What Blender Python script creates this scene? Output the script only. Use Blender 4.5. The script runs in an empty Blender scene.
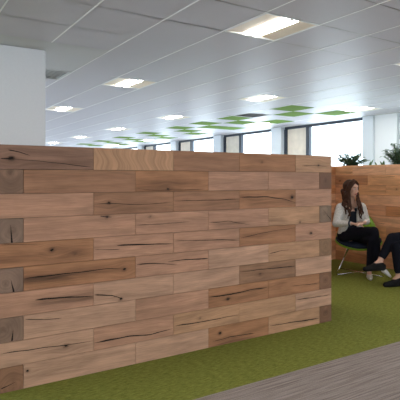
import bpy, bmesh, math, random
from mathutils import Vector, Matrix, noise
random.seed(7)
R_ = math.radians
SC = bpy.context.scene
COL = SC.collection

# ------------------------------------------------------------------ camera, world, exposure
cam = bpy.data.cameras.new('camera')
cam.sensor_width = 36.0
cam.lens = 494.0 / 400.0 * 36.0
cam.shift_y = -21.0 / 400.0
cam.clip_start = 0.02
camo = bpy.data.objects.new('camera', cam)
COL.objects.link(camo)
YAW = math.atan2(494.0, 774.0)              # forward direction, measured from +Y towards +X
camo.location = (0, 0, 1.25)
camo.rotation_euler = (R_(90), 0, -YAW)
SC.camera = camo
FWD = Vector((math.sin(YAW), math.cos(YAW), 0))
RGT = Vector((math.cos(YAW), -math.sin(YAW), 0))

SKY_STRENGTH = 4.8
LAMP_STRENGTH = 27.0
world = bpy.data.worlds.new('overcast')
SC.world = world
world.use_nodes = True
wn = world.node_tree.nodes
wn['Background'].inputs[0].default_value = (0.80, 0.905, 1.0, 1)
wn['Background'].inputs[1].default_value = SKY_STRENGTH
SC.view_settings.view_transform = 'Standard'
SC.view_settings.look = 'None'
SC.view_settings.gamma = 1.0
SC.view_settings.exposure = 0.63
SC.view_settings.use_curve_mapping = False
try:
    SC.cycles.use_denoising = True
    SC.cycles.max_bounces = 10
    SC.cycles.diffuse_bounces = 6
    SC.cycles.transparent_max_bounces = 12
    SC.cycles.sample_clamp_indirect = 8.0
except Exception:
    pass

CEIL = 1.25 + 1.364
WX = 8.90                                   # window wall on the right
LX, BY, FY = -6.0, -7.0, 31.0               # other walls


def portal(name, loc, rot, sx, sy):
    l = bpy.data.lights.new(name, 'AREA')
    l.shape = 'RECTANGLE'
    l.size = sx
    l.size_y = sy
    l.cycles.is_portal = True
    o = bpy.data.objects.new(name, l)
    o.location = loc
    o.rotation_euler = rot
    COL.objects.link(o)


portal('daylight_portal', (WX + 0.2, (BY + FY) / 2, 1.5), (0, R_(90), 0), 2.4, FY - BY)
portal('daylight_portal', (LX - 0.2, (BY + FY) / 2, 1.75), (0, R_(-90), 0), 1.8, FY - BY)
portal('daylight_portal', ((LX + WX) / 2, BY - 0.2, 1.75), (R_(90), 0, 0), WX - LX, 1.8)
portal('daylight_portal', ((LX + WX) / 2, FY + 0.3, 1.6), (R_(-90), 0, 0), WX - LX, 2.2)


# ------------------------------------------------------------------ materials
def mat(name, col=(0.8, 0.8, 0.8), rough=0.5, metal=0.0, spec=0.5, emit=None, estr=0.0, nscale=None, namt=0.1):
    m = bpy.data.materials.new(name)
    m.use_nodes = True
    nt = m.node_tree
    b = nt.nodes['Principled BSDF']
    b.inputs['Base Color'].default_value = (*col, 1)
    b.inputs['Roughness'].default_value = rough
    b.inputs['Metallic'].default_value = metal
    b.inputs['Specular IOR Level'].default_value = spec
    if emit:
        b.inputs['Emission Color'].default_value = (*emit, 1)
        b.inputs['Emission Strength'].default_value = estr
    if nscale:
        tc = nt.nodes.new('ShaderNodeTexCoord')
        n = nt.nodes.new('ShaderNodeTexNoise')
        n.inputs['Scale'].default_value = nscale
        n.inputs['Detail'].default_value = 4
        nt.links.new(tc.outputs['Object'], n.inputs['Vector'])
        r = nt.nodes.new('ShaderNodeValToRGB')
        r.color_ramp.elements[0].position = 0.3
        r.color_ramp.elements[1].position = 0.7
        r.color_ramp.elements[0].color = (*[c * (1 - namt) for c in col], 1)
        r.color_ramp.elements[1].color = (*[min(1, c * (1 + namt)) for c in col], 1)
        nt.links.new(n.outputs['Fac'], r.inputs['Fac'])
        nt.links.new(r.outputs['Color'], b.inputs['Base Color'])
    return m


def math_node(nt, op, a, b=None):
    n = nt.nodes.new('ShaderNodeMath')
    n.operation = op
    for k, v in enumerate((a, b)):
        if v is None:
            continue
        if isinstance(v, (int, float)):
            n.inputs[k].default_value = v
        else:
            nt.links.new(v, n.inputs[k])
    return n.outputs[0]


def wood_material():
    m = bpy.data.materials.new('oak')
    m.use_nodes = True
    nt = m.node_tree
    b = nt.nodes['Principled BSDF']
    L = nt.links.new
    uv = nt.nodes.new('ShaderNodeUVMap')
    at = nt.nodes.new('ShaderNodeAttribute')
    at.attribute_name = 'tint'

    def ns(su, sv, detail, dist, rough=0.55):
        mp = nt.nodes.new('ShaderNodeMapping')
        mp.inputs['Scale'].default_value = (su, sv, 1)
        L(uv.outputs['UV'], mp.inputs['Vector'])
        n = nt.nodes.new('ShaderNodeTexNoise')
        n.inputs['Scale'].default_value = 1.0
        n.inputs['Detail'].default_value = detail
        n.inputs['Roughness'].default_value = rough
        n.inputs['Distortion'].default_value = dist
        L(mp.outputs['Vector'], n.inputs['Vector'])
        return n.outputs['Fac']

    def rng(f, lo, hi, a, c):
        n = nt.nodes.new('ShaderNodeMapRange')
        n.inputs['From Min'].default_value = lo
        n.inputs['From Max'].default_value = hi
        n.inputs['To Min'].default_value = a
        n.inputs['To Max'].default_value = c
        L(f, n.inputs['Value'])
        return n.outputs['Result']

    broad = rng(ns(2.0, 20, 4, 0.7), 0.3, 0.7, 0.76, 1.17)
    fine = rng(ns(7, 170, 3, 0.1), 0.3, 0.7, 0.84, 1.12)
    spot = rng(ns(5, 9, 4, 0.4), 0.3, 0.7, 0.90, 1.09)
    k = math_node(nt, 'MULTIPLY', math_node(nt, 'MULTIPLY', broad, fine), spot)
    vm = nt.nodes.new('ShaderNodeVectorMath')
    vm.operation = 'SCALE'
    L(at.outputs['Color'], vm.inputs[0])
    L(k, vm.inputs['Scale'])
    # stained streaks and knots come as marks carried by each board
    st = nt.nodes.new('ShaderNodeMix')
    st.data_type = 'RGBA'
    st.inputs['B'].default_value = (0.060, 0.028, 0.014, 1)
    streak = rng(ns(2.5, 34, 4, 0.8), 0.35, 0.65, 0.35, 1.25)
    fac = math_node(nt, 'MULTIPLY', at.outputs['Alpha'], streak)
    cl = nt.nodes.new('ShaderNodeClamp')
    L(fac, cl.inputs['Value'])
    L(cl.outputs['Result'], st.inputs['Factor'])
    L(vm.outputs['Vector'], st.inputs['A'])
    L(st.outputs['Result'], b.inputs['Base Color'])
    b.inputs['Roughness'].default_value = 0.62
    b.inputs['Specular IOR Level'].default_value = 0.25
    return m


def carpet(name, c1, c2, su, sv, rough=0.95):
    m = bpy.data.materials.new(name)
    m.use_nodes = True
    nt = m.node_tree
    b = nt.nodes['Principled BSDF']
    L = nt.links.new
    tc = nt.nodes.new('ShaderNodeTexCoord')

    def ns(x, y, detail):
        mp = nt.nodes.new('ShaderNodeMapping')
        mp.inputs['Scale'].default_value = (x, y, 1)
        L(tc.outputs['Object'], mp.inputs['Vector'])
        n = nt.nodes.new('ShaderNodeTexNoise')
        n.inputs['Scale'].default_value = 1
        n.inputs['Detail'].default_value = detail
        n.inputs['Roughness'].default_value = 0.7
        L(mp.outputs['Vector'], n.inputs['Vector'])
        return n.outputs['Fac']
    f = math_node(nt, 'ADD', math_node(nt, 'MULTIPLY', ns(su, sv, 3), 0.7), math_node(nt, 'MULTIPLY', ns(140, 140, 2), 0.3))
    r = nt.nodes.new('ShaderNodeValToRGB')
    r.color_ramp.elements[0].position = 0.36
    r.color_ramp.elements[1].position = 0.64
    r.color_ramp.elements[0].color = (*c1, 1)
    r.color_ramp.elements[1].color = (*c2, 1)
    L(f, r.inputs['Fac'])
    L(r.outputs['Color'], b.inputs['Base Color'])
    b.inputs['Roughness'].default_value = rough
    b.inputs['Specular IOR Level'].default_value = 0.1
    bp = nt.nodes.new('ShaderNodeBump')
    bp.inputs['Strength'].default_value = 0.5
    bp.inputs['Distance'].default_value = 0.004
    L(f, bp.inputs['Height'])
    L(bp.outputs['Normal'], b.inputs['Normal'])
    return m


def glass_material():
    m = bpy.data.materials.new('window_glass')
    m.use_nodes = True
    nt = m.node_tree
    nt.nodes.remove(nt.nodes['Principled BSDF'])
    out = nt.nodes['Material Output']
    t = nt.nodes.new('ShaderNodeBsdfTransparent')
    t.inputs[0].default_value = (0.93, 0.96, 0.96, 1)
    g = nt.nodes.new('ShaderNodeBsdfGlossy')
    g.inputs['Roughness'].default_value = 0.02
    fr = nt.nodes.new('ShaderNodeFresnel')
    fr.inputs['IOR'].default_value = 1.3
    mx = nt.nodes.new('ShaderNodeMixShader')
    ge = nt.nodes.new('ShaderNodeNewGeometry')
    fc = math_node(nt, 'MULTIPLY', fr.outputs[0], math_node(nt, 'SUBTRACT', 1.0, ge.outputs['Backfacing']))
    nt.links.new(fc, mx.inputs[0])
    nt.links.new(t.outputs[0], mx.inputs[1])
    nt.links.new(g.outputs[0], mx.inputs[2])
    nt.links.new(mx.outputs[0], out.inputs['Surface'])
    return m


M = dict(
    oak=wood_material(),
    crack=mat('crack_filler', (0.018, 0.012, 0.010), 0.8, spec=0.1),
    core=mat('timber_core', (0.05, 0.032, 0.022), 0.9, spec=0.1),
    white=mat('white_paint', (0.68, 0.665, 0.67), 0.8, spec=0.2, nscale=40, namt=0.015),
    panel=mat('lit_pale_panel', (0.86, 0.88, 0.90), 0.6),
    pier=mat('pier_paint', (0.72, 0.76, 0.80), 0.6),
    tile=mat('ceiling_tile_metal', (0.56, 0.54, 0.58), 0.46, spec=0.40, nscale=260, namt=0.05),
    lit_edge=mat('ceiling_lit_edge_white', (0.92, 0.92, 0.90), 0.35),
    seam=mat('ceiling_seam', (0.22, 0.19, 0.16), 0.6),
    plaster=mat('plaster', (0.56, 0.56, 0.56), 0.5),
    greent=mat('green_felt', (0.16, 0.27, 0.055), 0.9, spec=0.1, nscale=90, namt=0.2),
    frame_white=mat('lamp_frame_white', (0.85, 0.85, 0.83), 0.4),
    cream=mat('lamp_reflector_cream', (0.93, 0.83, 0.68), 0.5),
    diff=mat('lamp_diffuser', (0.9, 0.9, 0.9), 0.4, emit=(1.0, 0.94, 0.86), estr=LAMP_STRENGTH),
    diff_side=mat('lamp_diffuser_flank', (0.9, 0.9, 0.9), 0.4, emit=(1.0, 0.94, 0.86), estr=8.0),
    dark=mat('dark_frame', (0.018, 0.026, 0.045), 0.35),
    ply=mat('panel_ply', (0.78, 0.69, 0.58), 0.6, nscale=6, namt=0.08),
    glass=glass_material(),
    green_floor=carpet('green_carpet', (0.125, 0.140, 0.022), (0.265, 0.275, 0.060), 22, 75),
    grey_floor=carpet('grey_carpet', (0.180, 0.143, 0.126), (0.410, 0.345, 0.310), 2.2, 85),
    bounce_floor=carpet('pale_bounce_carpet', (0.44, 0.45, 0.47), (0.60, 0.61, 0.64), 3, 60),
    shell=mat('green_shell', (0.20, 0.36, 0.012), 0.45),
    navy=mat('navy_seat', (0.016, 0.022, 0.038), 0.85, spec=0.15),
    chrome=mat('chrome', (0.75, 0.75, 0.75), 0.18, metal=1.0),
    skin=mat('skin', (0.62, 0.36, 0.26), 0.5, spec=0.35),
    lip=mat('lips', (0.42, 0.13, 0.11), 0.45),
    eyew=mat('eye_white', (0.75, 0.72, 0.70), 0.3),
    iris=mat('iris', (0.03, 0.018, 0.012), 0.25),
    hair=mat('brown_hair', (0.050, 0.019, 0.009), 0.6, spec=0.2, nscale=60, namt=0.5),
    hair2=mat('dark_hair', (0.02, 0.013, 0.01), 0.45, nscale=60, namt=0.4),
    tweed=mat('grey_tweed', (0.60, 0.57, 0.53), 0.9, spec=0.1, nscale=130, namt=0.35),
    top=mat('black_top', (0.014, 0.015, 0.022), 0.8, spec=0.15),
    trous=mat('black_trousers', (0.008, 0.008, 0.013), 0.85, spec=0.1),
    silver=mat('silver_leather', (0.62, 0.60, 0.56), 0.3, metal=0.55),
    whiteshoe=mat('pale_silver_leather', (0.80, 0.80, 0.82), 0.35, metal=0.2),
    blacks=mat('black_suede', (0.010, 0.009, 0.009), 0.8, spec=0.15),
    soil=mat('soil', (0.03, 0.02, 0.015), 0.95),
    leaf=mat('leaf_green', (0.13, 0.23, 0.12), 0.3, nscale=14, namt=0.45),
    blade=mat('blade_green', (0.08, 0.17, 0.05), 0.4, nscale=14, namt=0.3),
    stem=mat('stem_brown', (0.07, 0.06, 0.03), 0.8),
    trough=mat('planter_grey', (0.16, 0.16, 0.17), 0.6),
)


# ------------------------------------------------------------------ mesh helpers
def link(name, me, parent=None, loc=None):
    o = bpy.data.objects.new(name, me)
    COL.objects.link(o)
    if parent is not None:
        o.parent = parent
    if loc is not None:
        o.location = loc
    return o


def tag(o, label=None, cat=None, group=None, kind=None):
    if label:
        o['label'] = label
    if cat:
        o['category'] = cat
    if group:
        o['group'] = group
    if kind:
        o['kind'] = kind
    return o


def empty(name, loc=(0, 0, 0), rz=0.0):
    o = bpy.data.objects.new(name, None)
    o.empty_display_size = 0.1
    COL.objects.link(o)
    o.location = loc
    o.rotation_euler = (0, 0, rz)
    return o


class MB:
    def __init__(s):
        s.bm = bmesh.new()

    def box(s, x0, x1, y0, y1, z0, z1, mi=0):
        vs = [s.bm.verts.new(p) for p in ((x0, y0, z0), (x1, y0, z0), (x1, y1, z0), (x0, y1, z0),
                                          (x0, y0, z1), (x1, y0, z1), (x1, y1, z1), (x0, y1, z1))]
        for f in ((3, 2, 1, 0), (4, 5, 6, 7), (0, 1, 5, 4), (1, 2, 6, 5), (2, 3, 7, 6), (3, 0, 4, 7)):
            s.bm.faces.new([vs[i] for i in f]).material_index = mi

    def quad(s, *ps, mi=0):
        s.bm.faces.new([s.bm.verts.new(p) for p in ps]).material_index = mi

    def tube(s, pts, r, n=8, cap=True):
        rs = r if isinstance(r, (list, tuple)) else [r] * len(pts)
        pts = [Vector(p) for p in pts]
        rings = []
        prev = None
        for i, p in enumerate(pts):
            d = (pts[min(i + 1, len(pts) - 1)] - pts[max(i - 1, 0)]).normalized()
            if prev is None:
                a = d.orthogonal().normalized()
            else:
                a = (prev - d * prev.dot(d)).normalized()
            prev = a
            b = d.cross(a)
            rings.append([s.bm.verts.new(p + (a * math.cos(2 * math.pi * k / n) + b * math.sin(2 * math.pi * k / n)) * rs[i]) for k in range(n)])
        for i in range(len(rings) - 1):
            for k in range(n):
                f = s.bm.faces.new((rings[i][k], rings[i][(k + 1) % n], rings[i + 1][(k + 1) % n], rings[i + 1][k]))
                f.smooth = True
        if cap:
            s.bm.faces.new(rings[0][::-1])
            s.bm.faces.new(rings[-1])

    def build(s, name, mats, parent=None, loc=None, bevel=0.0, smooth=False):
        me = bpy.data.meshes.new(name)
        s.bm.normal_update()
        s.bm.to_mesh(me)
        s.bm.free()
        for m in (mats if isinstance(mats, (list, tuple)) else [mats]):
            me.materials.append(m)
        if smooth:
            for p in me.polygons:
                p.use_smooth = True
        o = link(name, me, parent, loc)
        if bevel:
            b = o.modifiers.new('bevel', 'BEVEL')
            b.width = bevel
            b.segments = 2
        return o


def hull_cap(bm, p0, r0, p1, r1):
    t = bmesh.new()
    for p, r in ((p0, r0), (p1, r1)):
        bmesh.ops.create_icosphere(t, subdivisions=2, radius=r, matrix=Matrix.Translation(Vector(p)))
    res = bmesh.ops.convex_hull(t, input=t.verts[:])
    dead = [e for e in res['geom_interior'] if isinstance(e, bmesh.types.BMVert)]
    bmesh.ops.delete(t, geom=dead, context='VERTS')
    me = bpy.data.meshes.new('t')
    t.to_mesh(me)
    t.free()
    bm.from_mesh(me)
    bpy.data.meshes.remove(me)


def blob(name, caps, ells, material, parent, vox=0.008, smooth=3, fac=0.5, xform=None):
    """Tapered limbs and ellipsoids fused into ONE continuous surface."""
    bm = bmesh.new()
    for c in caps:                              # chain: [(point, radius), ...]
        for (p0, r0), (p1, r1) in zip(c[:-1], c[1:]):
            hull_cap(bm, p0, r0, p1, r1)
    for e in ells:                              # (centre, radii, matrix or None)
        mm = Matrix.Translation(Vector(e[0])) @ (e[2].to_4x4() if len(e) > 2 and e[2] is not None else Matrix()) @ Matrix.Diagonal((*e[1], 1))
        bmesh.ops.create_icosphere(bm, subdivisions=3, radius=1, matrix=mm)
    me = bpy.data.meshes.new(name)
    bm.to_mesh(me)
    bm.free()
    if xform is not None:
        me.transform(xform)
    o = link(name, me, parent)
    rm = o.modifiers.new('r', 'REMESH')
    rm.mode = 'VOXEL'
    rm.voxel_size = vox
    sm = o.modifiers.new('s', 'SMOOTH')
    sm.factor = fac
    sm.iterations = smooth
    dg = bpy.context.evaluated_depsgraph_get()
    dg.update()
    nm = bpy.data.meshes.new_from_object(o.evaluated_get(dg))
    o.modifiers.clear()
    o.data = nm
    bpy.data.meshes.remove(me)
    nm.name = name
    nm.materials.clear()
    nm.materials.append(material)
    for p in nm.polygons:
        p.use_smooth = True
    return o


# ------------------------------------------------------------------ timber walls
ROWH, THK, PITCH = 0.1453, 0.147, 0.5855
WH = ROWH * 10
CRACKS = [
 (1,[(0.015, 1.369), (0.081, 1.371)],6), (1,[(0.059, 1.422), (0.127, 1.41), (0.185, 1.391)],4),
 (1,[(0.081, 1.368), (0.243, 1.359), (0.428, 1.338), (0.575, 1.327)],3), (1,[(2.414, 1.36), (2.602, 1.371), (2.725, 1.355)],3),
 (2,[(0.896, 1.182), (1.064, 1.173), (1.184, 1.172), (1.438, 1.175)],3),
 (3,[(0.585, 1.089), (0.687, 1.09), (0.911, 1.077), (1.17, 1.087)],3), (3,[(1.176, 1.094), (1.438, 1.092), (1.75, 1.096)],4),
 (3,[(1.76, 1.109), (2.041, 1.106), (2.223, 1.082), (2.335, 1.054)],6),
 (4,[(0.885, 0.936), (1.064, 0.937), (1.308, 0.943)],2.5), (4,[(1.473, 0.928), (1.646, 0.931), (1.858, 0.894)],3),
 (4,[(0.626, 1.012), (0.674, 1.002), (0.708, 1.0)],4),
 (5,[(0.015, 0.865), (0.243, 0.856)],2), (5,[(0.744, 0.811), (0.911, 0.805), (1.17, 0.793)],7),
 (5,[(0.585, 0.796), (0.765, 0.783)],2.5), (5,[(1.176, 0.811), (1.482, 0.798), (1.75, 0.781)],4),
 (5,[(1.76, 0.795), (2.062, 0.828), (2.335, 0.841)],2.5),
 (6,[(0.155, 0.657), (0.428, 0.658), (0.694, 0.664), (0.801, 0.65)],5), (6,[(0.885, 0.674), (1.025, 0.666), (1.2, 0.643)],5),
 (6,[(1.127, 0.67), (1.266, 0.669), (1.465, 0.662)],6), (6,[(2.055, 0.648), (2.168, 0.663), (2.278, 0.666)],3.5),
 (7,[(0.214, 0.52), (0.365, 0.516), (0.578, 0.494)],7), (7,[(0.588, 0.504), (0.708, 0.485), (0.779, 0.456)],6),
 (7,[(1.765, 0.533), (2.062, 0.53), (2.335, 0.524)],5),
 (8,[(0.155, 0.410), (0.273, 0.394), (0.378, 0.387)],3.5), (8,[(1.477, 0.377), (1.665, 0.371), (1.858, 0.382), (2.04, 0.383)],7),
 (8,[(2.278, 0.364), (2.615, 0.345)],3),
 (9,[(0.015, 0.233), (0.243, 0.226), (0.403, 0.215), (0.578, 0.208)],4), (9,[(0.588, 0.195), (0.837, 0.197), (0.987, 0.182), (1.17, 0.192)],6),
 (9,[(1.18, 0.206), (1.438, 0.205), (1.75, 0.205)],5), (9,[(2.35, 0.24), (2.566, 0.236), (2.76, 0.231)],4),
 (10,[(1.5, 0.039), (1.665, 0.048), (1.908, 0.037)],4), (10,[(2.055, 0.069), (2.334, 0.058), (2.615, 0.047)],6),
]
KNOTS = [
 (1,0.079,1.374,0.016), (1,2.608,1.368,0.014), (2,1.127,1.180,0.014), (3,0.687,1.093,0.014), (3,2.3,1.100,0.016),
 (4,0.674,1.002,0.013), (4,0.987,0.989,0.007), (5,0.316,0.814,0.016), (5,0.46,0.784,0.010), (5,2.519,0.789,0.016),
 (6,0.797,0.65,0.015), (7,0.772,0.455,0.013), (7,1.959,0.493,0.009), (8,1.646,0.339,0.012), (9,0.403,0.212,0.016),
 (10,0.17,0.102,0.012), (10,1.572,0.094,0.016), (4,2.391,0.889,0.010), (1,1.979,1.385,0.008), (9,1.394,0.233,0.008),
]
BLOTCH = [
 (1,0.243,1.347,0.35,0.02,0.35), (2,1.143,1.215,0.25,0.03,0.45), (4,1.665,0.908,0.16,0.022,0.5), (4,2.115,0.902,0.13,0.03,0.45),
 (5,0.185,0.794,0.3,0.04,0.4), (6,0.365,0.655,0.35,0.025,0.55), (6,0.273,0.634,0.2,0.02,0.5), (7,0.416,0.497,0.22,0.025,0.6),
 (7,2.041,0.504,0.3,0.05,0.3), (8,0.987,0.336,0.15,0.02,0.3), (3,2.062,1.065,0.25,0.025,0.4), (3,0.837,1.062,0.2,0.02,0.35),
 (8,1.76,0.348,0.3,0.03,0.3), (10,1.712,0.017,0.2,0.03,0.4), (9,0.365,0.191,0.2,0.02,0.35), (5,2.01,0.811,0.25,0.02,0.35),
 (10,0.365,0.054,0.2,0.02,0.25), (5,0.46,0.784,0.1,0.03,0.4), (1,2.041,1.402,0.2,0.02,0.35),
]
# board colours of the front, row by row from the top
P_, L_, Y_, W_, B_, D_ = (0.436, 0.223, 0.135), (0.493, 0.274, 0.172), (0.465, 0.246, 0.133), (0.374, 0.168, 0.080), (0.331, 0.159, 0.086), (0.283, 0.147, 0.094)
TINTS = {1: [D_, Y_, B_, W_, Y_], 2: [B_, W_, P_, P_], 3: [P_, B_, B_, W_, P_], 4: [P_, P_, P_, Y_], 5: [W_, P_, P_, W_, P_],
         6: [W_, P_, L_, Y_], 7: [P_, L_, L_, (0.300, 0.152, 0.082), L_], 8: [L_, P_, W_, W_], 9: [L_, P_, Y_, Y_, L_], 10: [L_, L_, W_, Y_]}


class Timber:
    """Collects boards of one timber wall; each board is a solid with its own grain."""
    def __init__(s):
        s.bm = bmesh.new()
        s.uv = s.bm.loops.layers.uv.new('UVMap')
        s.tl = s.bm.loops.layers.float_color.new('tint')

    def face(s, vs, uvs, tint, alphas=None, mi=0):
        f = s.bm.faces.new(vs)
        f.material_index = mi
        for i, l in enumerate(f.loops):
            l[s.uv].uv = uvs[i]
            l[s.tl] = (*tint, alphas[i] if alphas else 0.0)

    def board(s, o, du, dn, s0, s1, z0, z1, tint, cell=0.05, knots=(), blots=(), cracks=(), wavy=False, thick=THK):
        """o origin at floor; du along the wall; dn outward normal; front face at o, body goes back by thick."""
        bm = s.bm
        o, du, dn = Vector(o), Vector(du), Vector(dn)
        g = 0.0013
        jit = random.uniform(-0.0012, 0.0006)
        a0, a1, b0, b1 = s0 + g, s1 - g, z0 + g, z1 - g
        U0, V0 = random.uniform(0, 50), random.uniform(0, 50)
        slope = random.uniform(-0.04, 0.04)
        nu = max(1, int((a1 - a0) / cell))
        nv = max(1, int((b1 - b0) / cell))
        P = lambda a, b, d: o + du * a + Vector((0, 0, b)) + dn * d

        def warp(a, b):
            v = b + slope * (a - a0)
            v += 0.008 * noise.noise((a * 3 + U0, b * 4 + V0, 0.3))
            if wavy:
                return (b * 0.5 + U0, 2.4 * a + 0.5 * b + 0.03 * math.sin(b * 45 + a * 9) + V0), 0.0
            al = 0.0
            for (ka, kb, kr) in knots:
                x, y = a - ka, b - kb
                e = math.exp(-(x / (kr * 4)) ** 2 - (y / (kr * 3)) ** 2)
                v -= y * e * 0.9
                d = math.hypot(x * 0.8, y)
                al += 1.25 * math.exp(-(d / (kr * 0.75)) ** 2) + 0.30 * math.exp(-(x / (kr * 4)) ** 2 - (y / (kr * 1.5)) ** 2)
            for (ba, bb, wa, wb, st) in blots:
                al += st * math.exp(-((a - ba) / wa) ** 4 - ((b - bb) / wb) ** 2)
            for pts, w in cracks:
                if pts[0][0] - 0.03 < a < pts[-1][0] + 0.03:
                    for (xa, ya), (xb, yb) in zip(pts[:-1], pts[1:]):
                        if xa <= a <= xb:
                            yc = ya + (yb - ya) * (a - xa) / max(1e-6, xb - xa)
                            al += 0.020 * w * math.exp(-((b - yc) / 0.009) ** 2)
            return (a + U0, v + V0), min(1.0, al)
        grid = [[None] * (nv + 1) for _ in range(nu + 1)]
        data = [[None] * (nv + 1) for _ in range(nu + 1)]
        for i in range(nu + 1):
            for j in range(nv + 1):
                a = a0 + (a1 - a0) * i / nu
                b = b0 + (b1 - b0) * j / nv
                grid[i][j] = bm.verts.new(P(a, b, jit))
                data[i][j] = warp(a, b)
                if wavy:
                    pass
        flip = du.cross(Vector((0, 0, 1))).dot(dn) < 0
        for i in range(nu):
            for j in range(nv):
                idx = [(i, j), (i + 1, j), (i + 1, j + 1), (i, j + 1)]
                if flip:
                    idx.reverse()
                s.face([grid[x][y] for x, y in idx], [data[x][y][0] for x, y in idx], tint, [data[x][y][1] for x, y in idx])
        # the five other sides of the board
        def q(pts):
            vs = [bm.verts.new(P(*p)) for p in pts]
            s.face(vs, [(p[0] + U0, p[1] + p[2] + V0) for p in pts], tint)
        t = -thick
        q([(a0, b0, jit), (a0, b0, t), (a1, b0, t), (a1, b0, jit)])
        q([(a0, b1, jit), (a1, b1, jit), (a1, b1, t), (a0, b1, t)])
        q([(a0, b0, jit), (a0, b1, jit), (a0, b1, t), (a0, b0, t)])
        q([(a1, b0, jit), (a1, b0, t), (a1, b1, t), (a1, b1, jit)])
        q([(a0, b0, t), (a0, b1, t), (a1, b1, t), (a1, b0, t)])
        # split cracks filled with dark resin, standing a hair proud of the face
        for pts, w in cracks:
            s.crack(P, pts, w * 0.001, jit, flip)
        for (ka, kb, kr) in knots:               # black heart of the larger knots
            if kr < 0.012:
                continue
            n = 14
            ring = []
            for i in range(n):
                t = 2 * math.pi * i / n
                k = 0.75 + 0.6 * noise.noise((math.cos(t) * 1.5 + ka * 7, math.sin(t) * 1.5, kb * 9))
                ring.append(bm.verts.new(P(min(max(ka + math.cos(t) * kr * 0.95 * k, a0 + .001), a1 - .001), min(max(kb + math.sin(t) * kr * 0.5 * k, b0 + .001), b1 - .001), jit + 0.0009)))
            if flip:
                ring.reverse()
            s.face(ring, [(0, 0)] * n, (0, 0, 0), mi=1)

    def crack(s, P, pts, w, jit, flip):
        n = 26
        tot = pts[-1][0] - pts[0][0]
        up, dn_ = [], []
        thickend = random.choice((0, 1))
        for i in range(n + 1):
            t = i / n
            a = pts[0][0] + tot * t
            for (xa, ya), (xb, yb) in zip(pts[:-1], pts[1:]):
                if xa <= a <= xb + 1e-6:
                    b = ya + (yb - ya) * (a - xa) / max(1e-6, xb - xa)
                    break
            b += 0.004 * noise.noise((a * 9, pts[0][1] * 31, 1.7))
            prof = (0.45 + 0.55 * (t if thickend else 1 - t)) * min(1, 8 * t + 0.1, 8 * (1 - t) + 0.1)
            h = 1.2 * w * prof * (0.55 + 0.4 * abs(noise.noise((a * 12, 4.1, pts[0][1] * 9))))
            up.append(s.bm.verts.new(P(a, b + h, jit + 0.0007)))
            dn_.append(s.bm.verts.new(P(a, b - h, jit + 0.0007)))
        for i in range(n):
            v = [dn_[i], dn_[i + 1], up[i + 1], up[i]]
            if flip:
                v.reverse()
            s.face(v, [(0, 0)] * 4, (0, 0, 0), mi=1)

    def build(s, name, parent=None):
        me = bpy.data.meshes.new(name)
        s.bm.normal_update()
        s.bm.to_mesh(me)
        s.bm.free()
        me.materials.append(M['oak'])
        me.materials.append(M['crack'])
        return link(name, me, parent)


def end_block(parent, o, du, dn, s0, s1, z0, z1, tint, pith, cracks=()):
    """A timber end: end grain rings on the face."""
    T = Timber()
    o, du, dn = Vector(o), Vector(du), Vector(dn)
    g = 0.0013
    a0, a1, b0, b1 = s0 + g, s1 - g, z0 + g, z1 - g
    n = 10
    P = lambda a, b, d: o + du * a + Vector((0, 0, b)) + dn * d
    pa, pb = s0 + pith[0] * (s1 - s0), z0 + pith[1] * (z1 - z0)
    U0 = random.uniform(0, 40)
    vs, dt = {}, {}
    for i in range(n + 1):
        for j in range(n + 1):
            a, b = a0 + (a1 - a0) * i / n, b0 + (b1 - b0) * j / n
            vs[i, j] = T.bm.verts.new(P(a, b, 0.0005))
            d = math.hypot(a - pa, b - pb) + 0.012 * noise.noise((a * 14, b * 14, U0))
            dt[i, j] = ((math.atan2(b - pb, abs(a - pa) + 1e-4) * 0.08 + U0, d * 0.55 + U0), 0.55 * math.exp(-(d / 0.014) ** 2))
    flip = du.cross(Vector((0, 0, 1))).dot(dn) < 0
    for i in range(n):
        for j in range(n):
            idx = [(i, j), (i + 1, j), (i + 1, j + 1), (i, j + 1)]
            if flip:
                idx.reverse()
            T.face([vs[k] for k in idx], [dt[k][0] for k in idx], tint, [dt[k][1] for k in idx])
    def q(pts):
        T.face([T.bm.verts.new(P(*p)) for p in pts], [(p[0], p[1] + p[2]) for p in pts], tint)
    j, t = 0.0005, -THK
    q([(a0, b0, j), (a0, b0, t), (a1, b0, t), (a1, b0, j)])
    q([(a0, b1, j), (a1, b1, j), (a1, b1, t), (a0, b1, t)])
    q([(a0, b0, j), (a0, b1, j), (a0, b1, t), (a0, b0, t)])
    q([(a1, b0, j), (a1, b0, t), (a1, b1, t), (a1, b1, j)])
    q([(a0, b0, t), (a0, b1, t), (a1, b1, t), (a1, b0, t)])
    for pts, w in cracks:                       # radial split, drawn from wide to thin
        up = []
        m = 8
        (x0, y0), (x1, y1) = pts
        dx, dy = x1 - x0, y1 - y0
        ln = math.hypot(dx, dy)
        nx, ny = -dy / ln, dx / ln
        L1, L2 = [], []
        for k in range(m + 1):
            u = k / m
            h = w * 0.001 * (1 - u) + 0.0004
            wob = 0.006 * noise.noise((u * 4, x0 * 9, z0 * 7)) * (u > 0)
            a, b = x0 + dx * u + nx * wob, y0 + dy * u + ny * wob
            a, b = s0 + a * (s1 - s0), z0 + b * (z1 - z0)
            L1.append(T.bm.verts.new(P(a + nx * h, b + ny * h, 0.0012)))
            L2.append(T.bm.verts.new(P(a - nx * h, b - ny * h, 0.0012)))
        for k in range(m):
            v = [L2[k], L2[k + 1], L1[k + 1], L1[k]]
            if flip:
                v.reverse()
            T.face(v, [(0, 0)] * 4, (0, 0, 0), mi=1)
    ob = T.build('end_block', parent)
    ob['label'] = 'darker square timber end with end grain'
    return ob


TONES = [P_, L_, Y_, W_, B_]


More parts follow.
